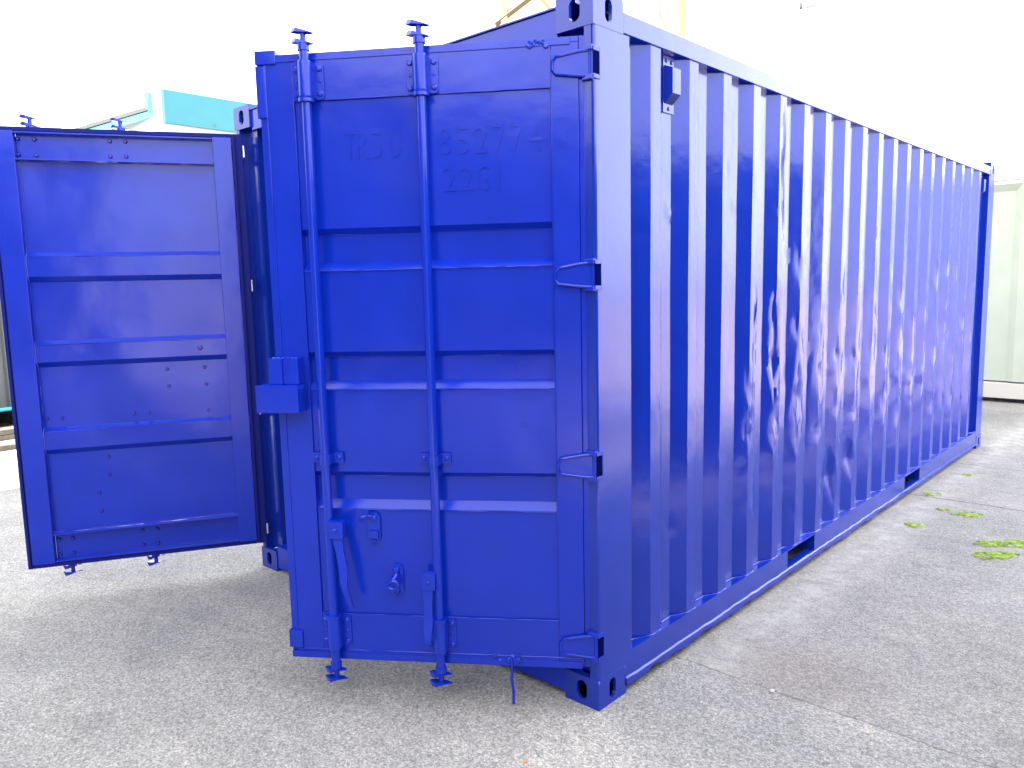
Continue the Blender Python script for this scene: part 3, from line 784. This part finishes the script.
# slender white mast with floodlight arm, high at the right
Mt = thing('light_mast', 'thin white mast with grey floodlight arm against the white sky', 'mast', (-4.43, 12.2, 0))
bm = NB(); tube(bm, [(0, 0, 0), (0, 0, 6.7)], .035, 8, radii=[.06, .03]); obj('pole', bm, WHITE, Mt)
bm = NB(); tube(bm, [(.08, .06, 6.44), (.22, .20, 6.50)], .03, 8); tube(bm, [(.30, .28, 6.53), (.55, .5, 6.60)], .02, 8); obj('arm', bm, GREY, Mt)
bm = NB(); tube(bm, [(-.02, .0, 6.46), (.02, .03, 6.46)], .075, 10); obj('lamp', bm, DARK, Mt)
bm = NB(); box(bm, .70, .76, .6, .66, 6.33, 6.44, .01); tube(bm, [(.55, .5, 6.60), (.73, .63, 6.44)], .012, 6); obj('floodlight', bm, GREY, Mt)

# far left: pale corrugated site hut on timber bearers, with a cyan hose
H = thing('site_hut', 'pale grey corrugated hut at the far left edge behind the open door', 'hut', (-8.95, -1.2, 0), R(6))
bm = corr_sheet('', -3.5, 2.2, lambda a, d, z: (-d, a, z), .20, .05, GREY, .24, 2.9); obj('wall', bm, mat('pale_grey_cladding', (.13, .135, .14), .5, var=(2, .9)), H, smooth=0)
bm = NB(); box(bm, -3.0, -.08, -3.5, 2.2, .24, 2.9); obj('body', bm, GREY, H, smooth=0)
bm = NB(); box(bm, -3.1, .1, -3.6, 2.3, 2.902, 2.98, .01); obj('roof', bm, GREY, H)
bm = NB()
for k in range(8): box(bm, -2.8, .05, -3.4+k*.75, -3.1+k*.75, 0, .235, .01)
obj('bearer', bm, TIMBER, H)
for k, (x0, y0, z, rz) in enumerate(((-8.35, -1.0, 0, 6), (-8.35, -.98, .06, 6.5), (-7.7, -1.0, 0, 5))):
    bm = NB(); box(bm, -.12, .12, -2.0, 2.2, z+.002, z+.058, .006)
    o = obj('timber_beam', bm, TIMBER); o.location = (x0, y0, 0); o.rotation_euler = (0, 0, R(rz))
    tag(o, ['lower weathered timber beam lying nearest the pale hut', 'upper timber beam stacked on another near the pale hut', 'single weathered timber beam lying apart on bright ground'][k], 'beam', 'timber beams by the hut')
bm = NB(); tube(bm, [(-8.6, -3, .28), (-8.72, -1, .29), (-8.95, 1, .28)], .022, 8)
tag(obj('hose', bm, CYAN), 'bright cyan pipe running low along the pale hut', 'pipe')
bm = NB(); box(bm, -7.6, -5.75, -6, 1.0, .0, .006)
o = obj('pavement', bm, mat('pale_concrete', (.62, .61, .58), .8, var=(3, .9)), smooth=0); o['kind'] = 'structure'

# ------------------------------------------------------------------ moss patches on the concrete
MOSS = mat('green_moss', (.62, .80, .22), .8, var=(30, .6))
def moss(cx, cy, rx, ry, rot, label, n, sd):
    r = random.Random(sd); bm = NB(); c, s = math.cos(rot), math.sin(rot)
    for _ in range(n):
        q = r.random()**.6; t = r.uniform(0, 2*math.pi)
        k = 1.1+.5*noise.noise(Vector((math.cos(t)*2, math.sin(t)*2, sd)))
        a_, b_ = rx*q*math.cos(t)*k, ry*q*math.sin(t)*k
        if noise.noise(Vector((a_*22, b_*22, sd))) < -.12: continue
        x = a_*c-b_*s; y = a_*s+b_*c; h = r.uniform(.003, .011); w = r.uniform(.003, .007)
        for j in range(3):
            an = r.uniform(0, 6.28); dx, dy = math.cos(an)*w, math.sin(an)*w
            p = [(x-dx, y-dy, .001), (x+dx, y+dy, .001), (x+dx*.3+r.uniform(-.006, .006), y+dy*.3+r.uniform(-.006, .006), h)]
            bm.faces.new([bm.verts.new(v) for v in p])
    me_o = obj('moss_patch', bm, MOSS, smooth=0); me_o.location = (cx, cy, 0)
    tag(me_o, label, 'moss', 'moss patches on the concrete')
moss(.78, 3.08, .20, .055, R(38), 'longest bright green moss streak at the right edge of the concrete', 2600, 3)
moss(.76, 2.80, .12, .055, R(42), 'moss patch just below the longest streak at the right edge', 1500, 5)
moss(.445, 3.57, .085, .05, R(40), 'moss tuft on the slab between the crack and the long streaks', 900, 6)
moss(.232, 3.12, .055, .05, R(30), 'moss tuft lying nearest the blue container side', 450, 8)
moss(.12, 3.97, .06, .05, R(30), 'small moss tuft growing at the dark crack by the fork pocket', 400, 9)
moss(.285, 3.60, .04, .035, R(30), 'tiny moss tuft left of the middle one', 160, 10)
moss(.195, 4.77, .05, .04, R(30), 'farthest faint moss speck beyond the crack', 160, 12)

# small litter
def pebble(x, y, r, m, label):
    bm = NB(); bmesh.ops.create_icosphere(bm, subdivisions=2, radius=r)
    for v in bm.verts: v.co *= 1+.3*noise.noise(v.co*60+Vector((x, y, 0))); v.co.z *= .55
    o = obj('pebble', bm, m, smooth=60); o.location = (x, y, r*.35); tag(o, label, 'stone')
pebble(.43, .552, .011, mat('pale_stone', (.45, .44, .42), .8), 'pale pebble lying on the dark slab joint')
pebble(.806, .50, .008, mat('tan_stone', (.55, .42, .25), .8), 'small tan pebble on the grey slab at the lower right')
pebble(-.004, -.415, .007, mat('orange_chip', (.75, .22, .05), .7), 'tiny orange chip on the concrete at the bottom edge')
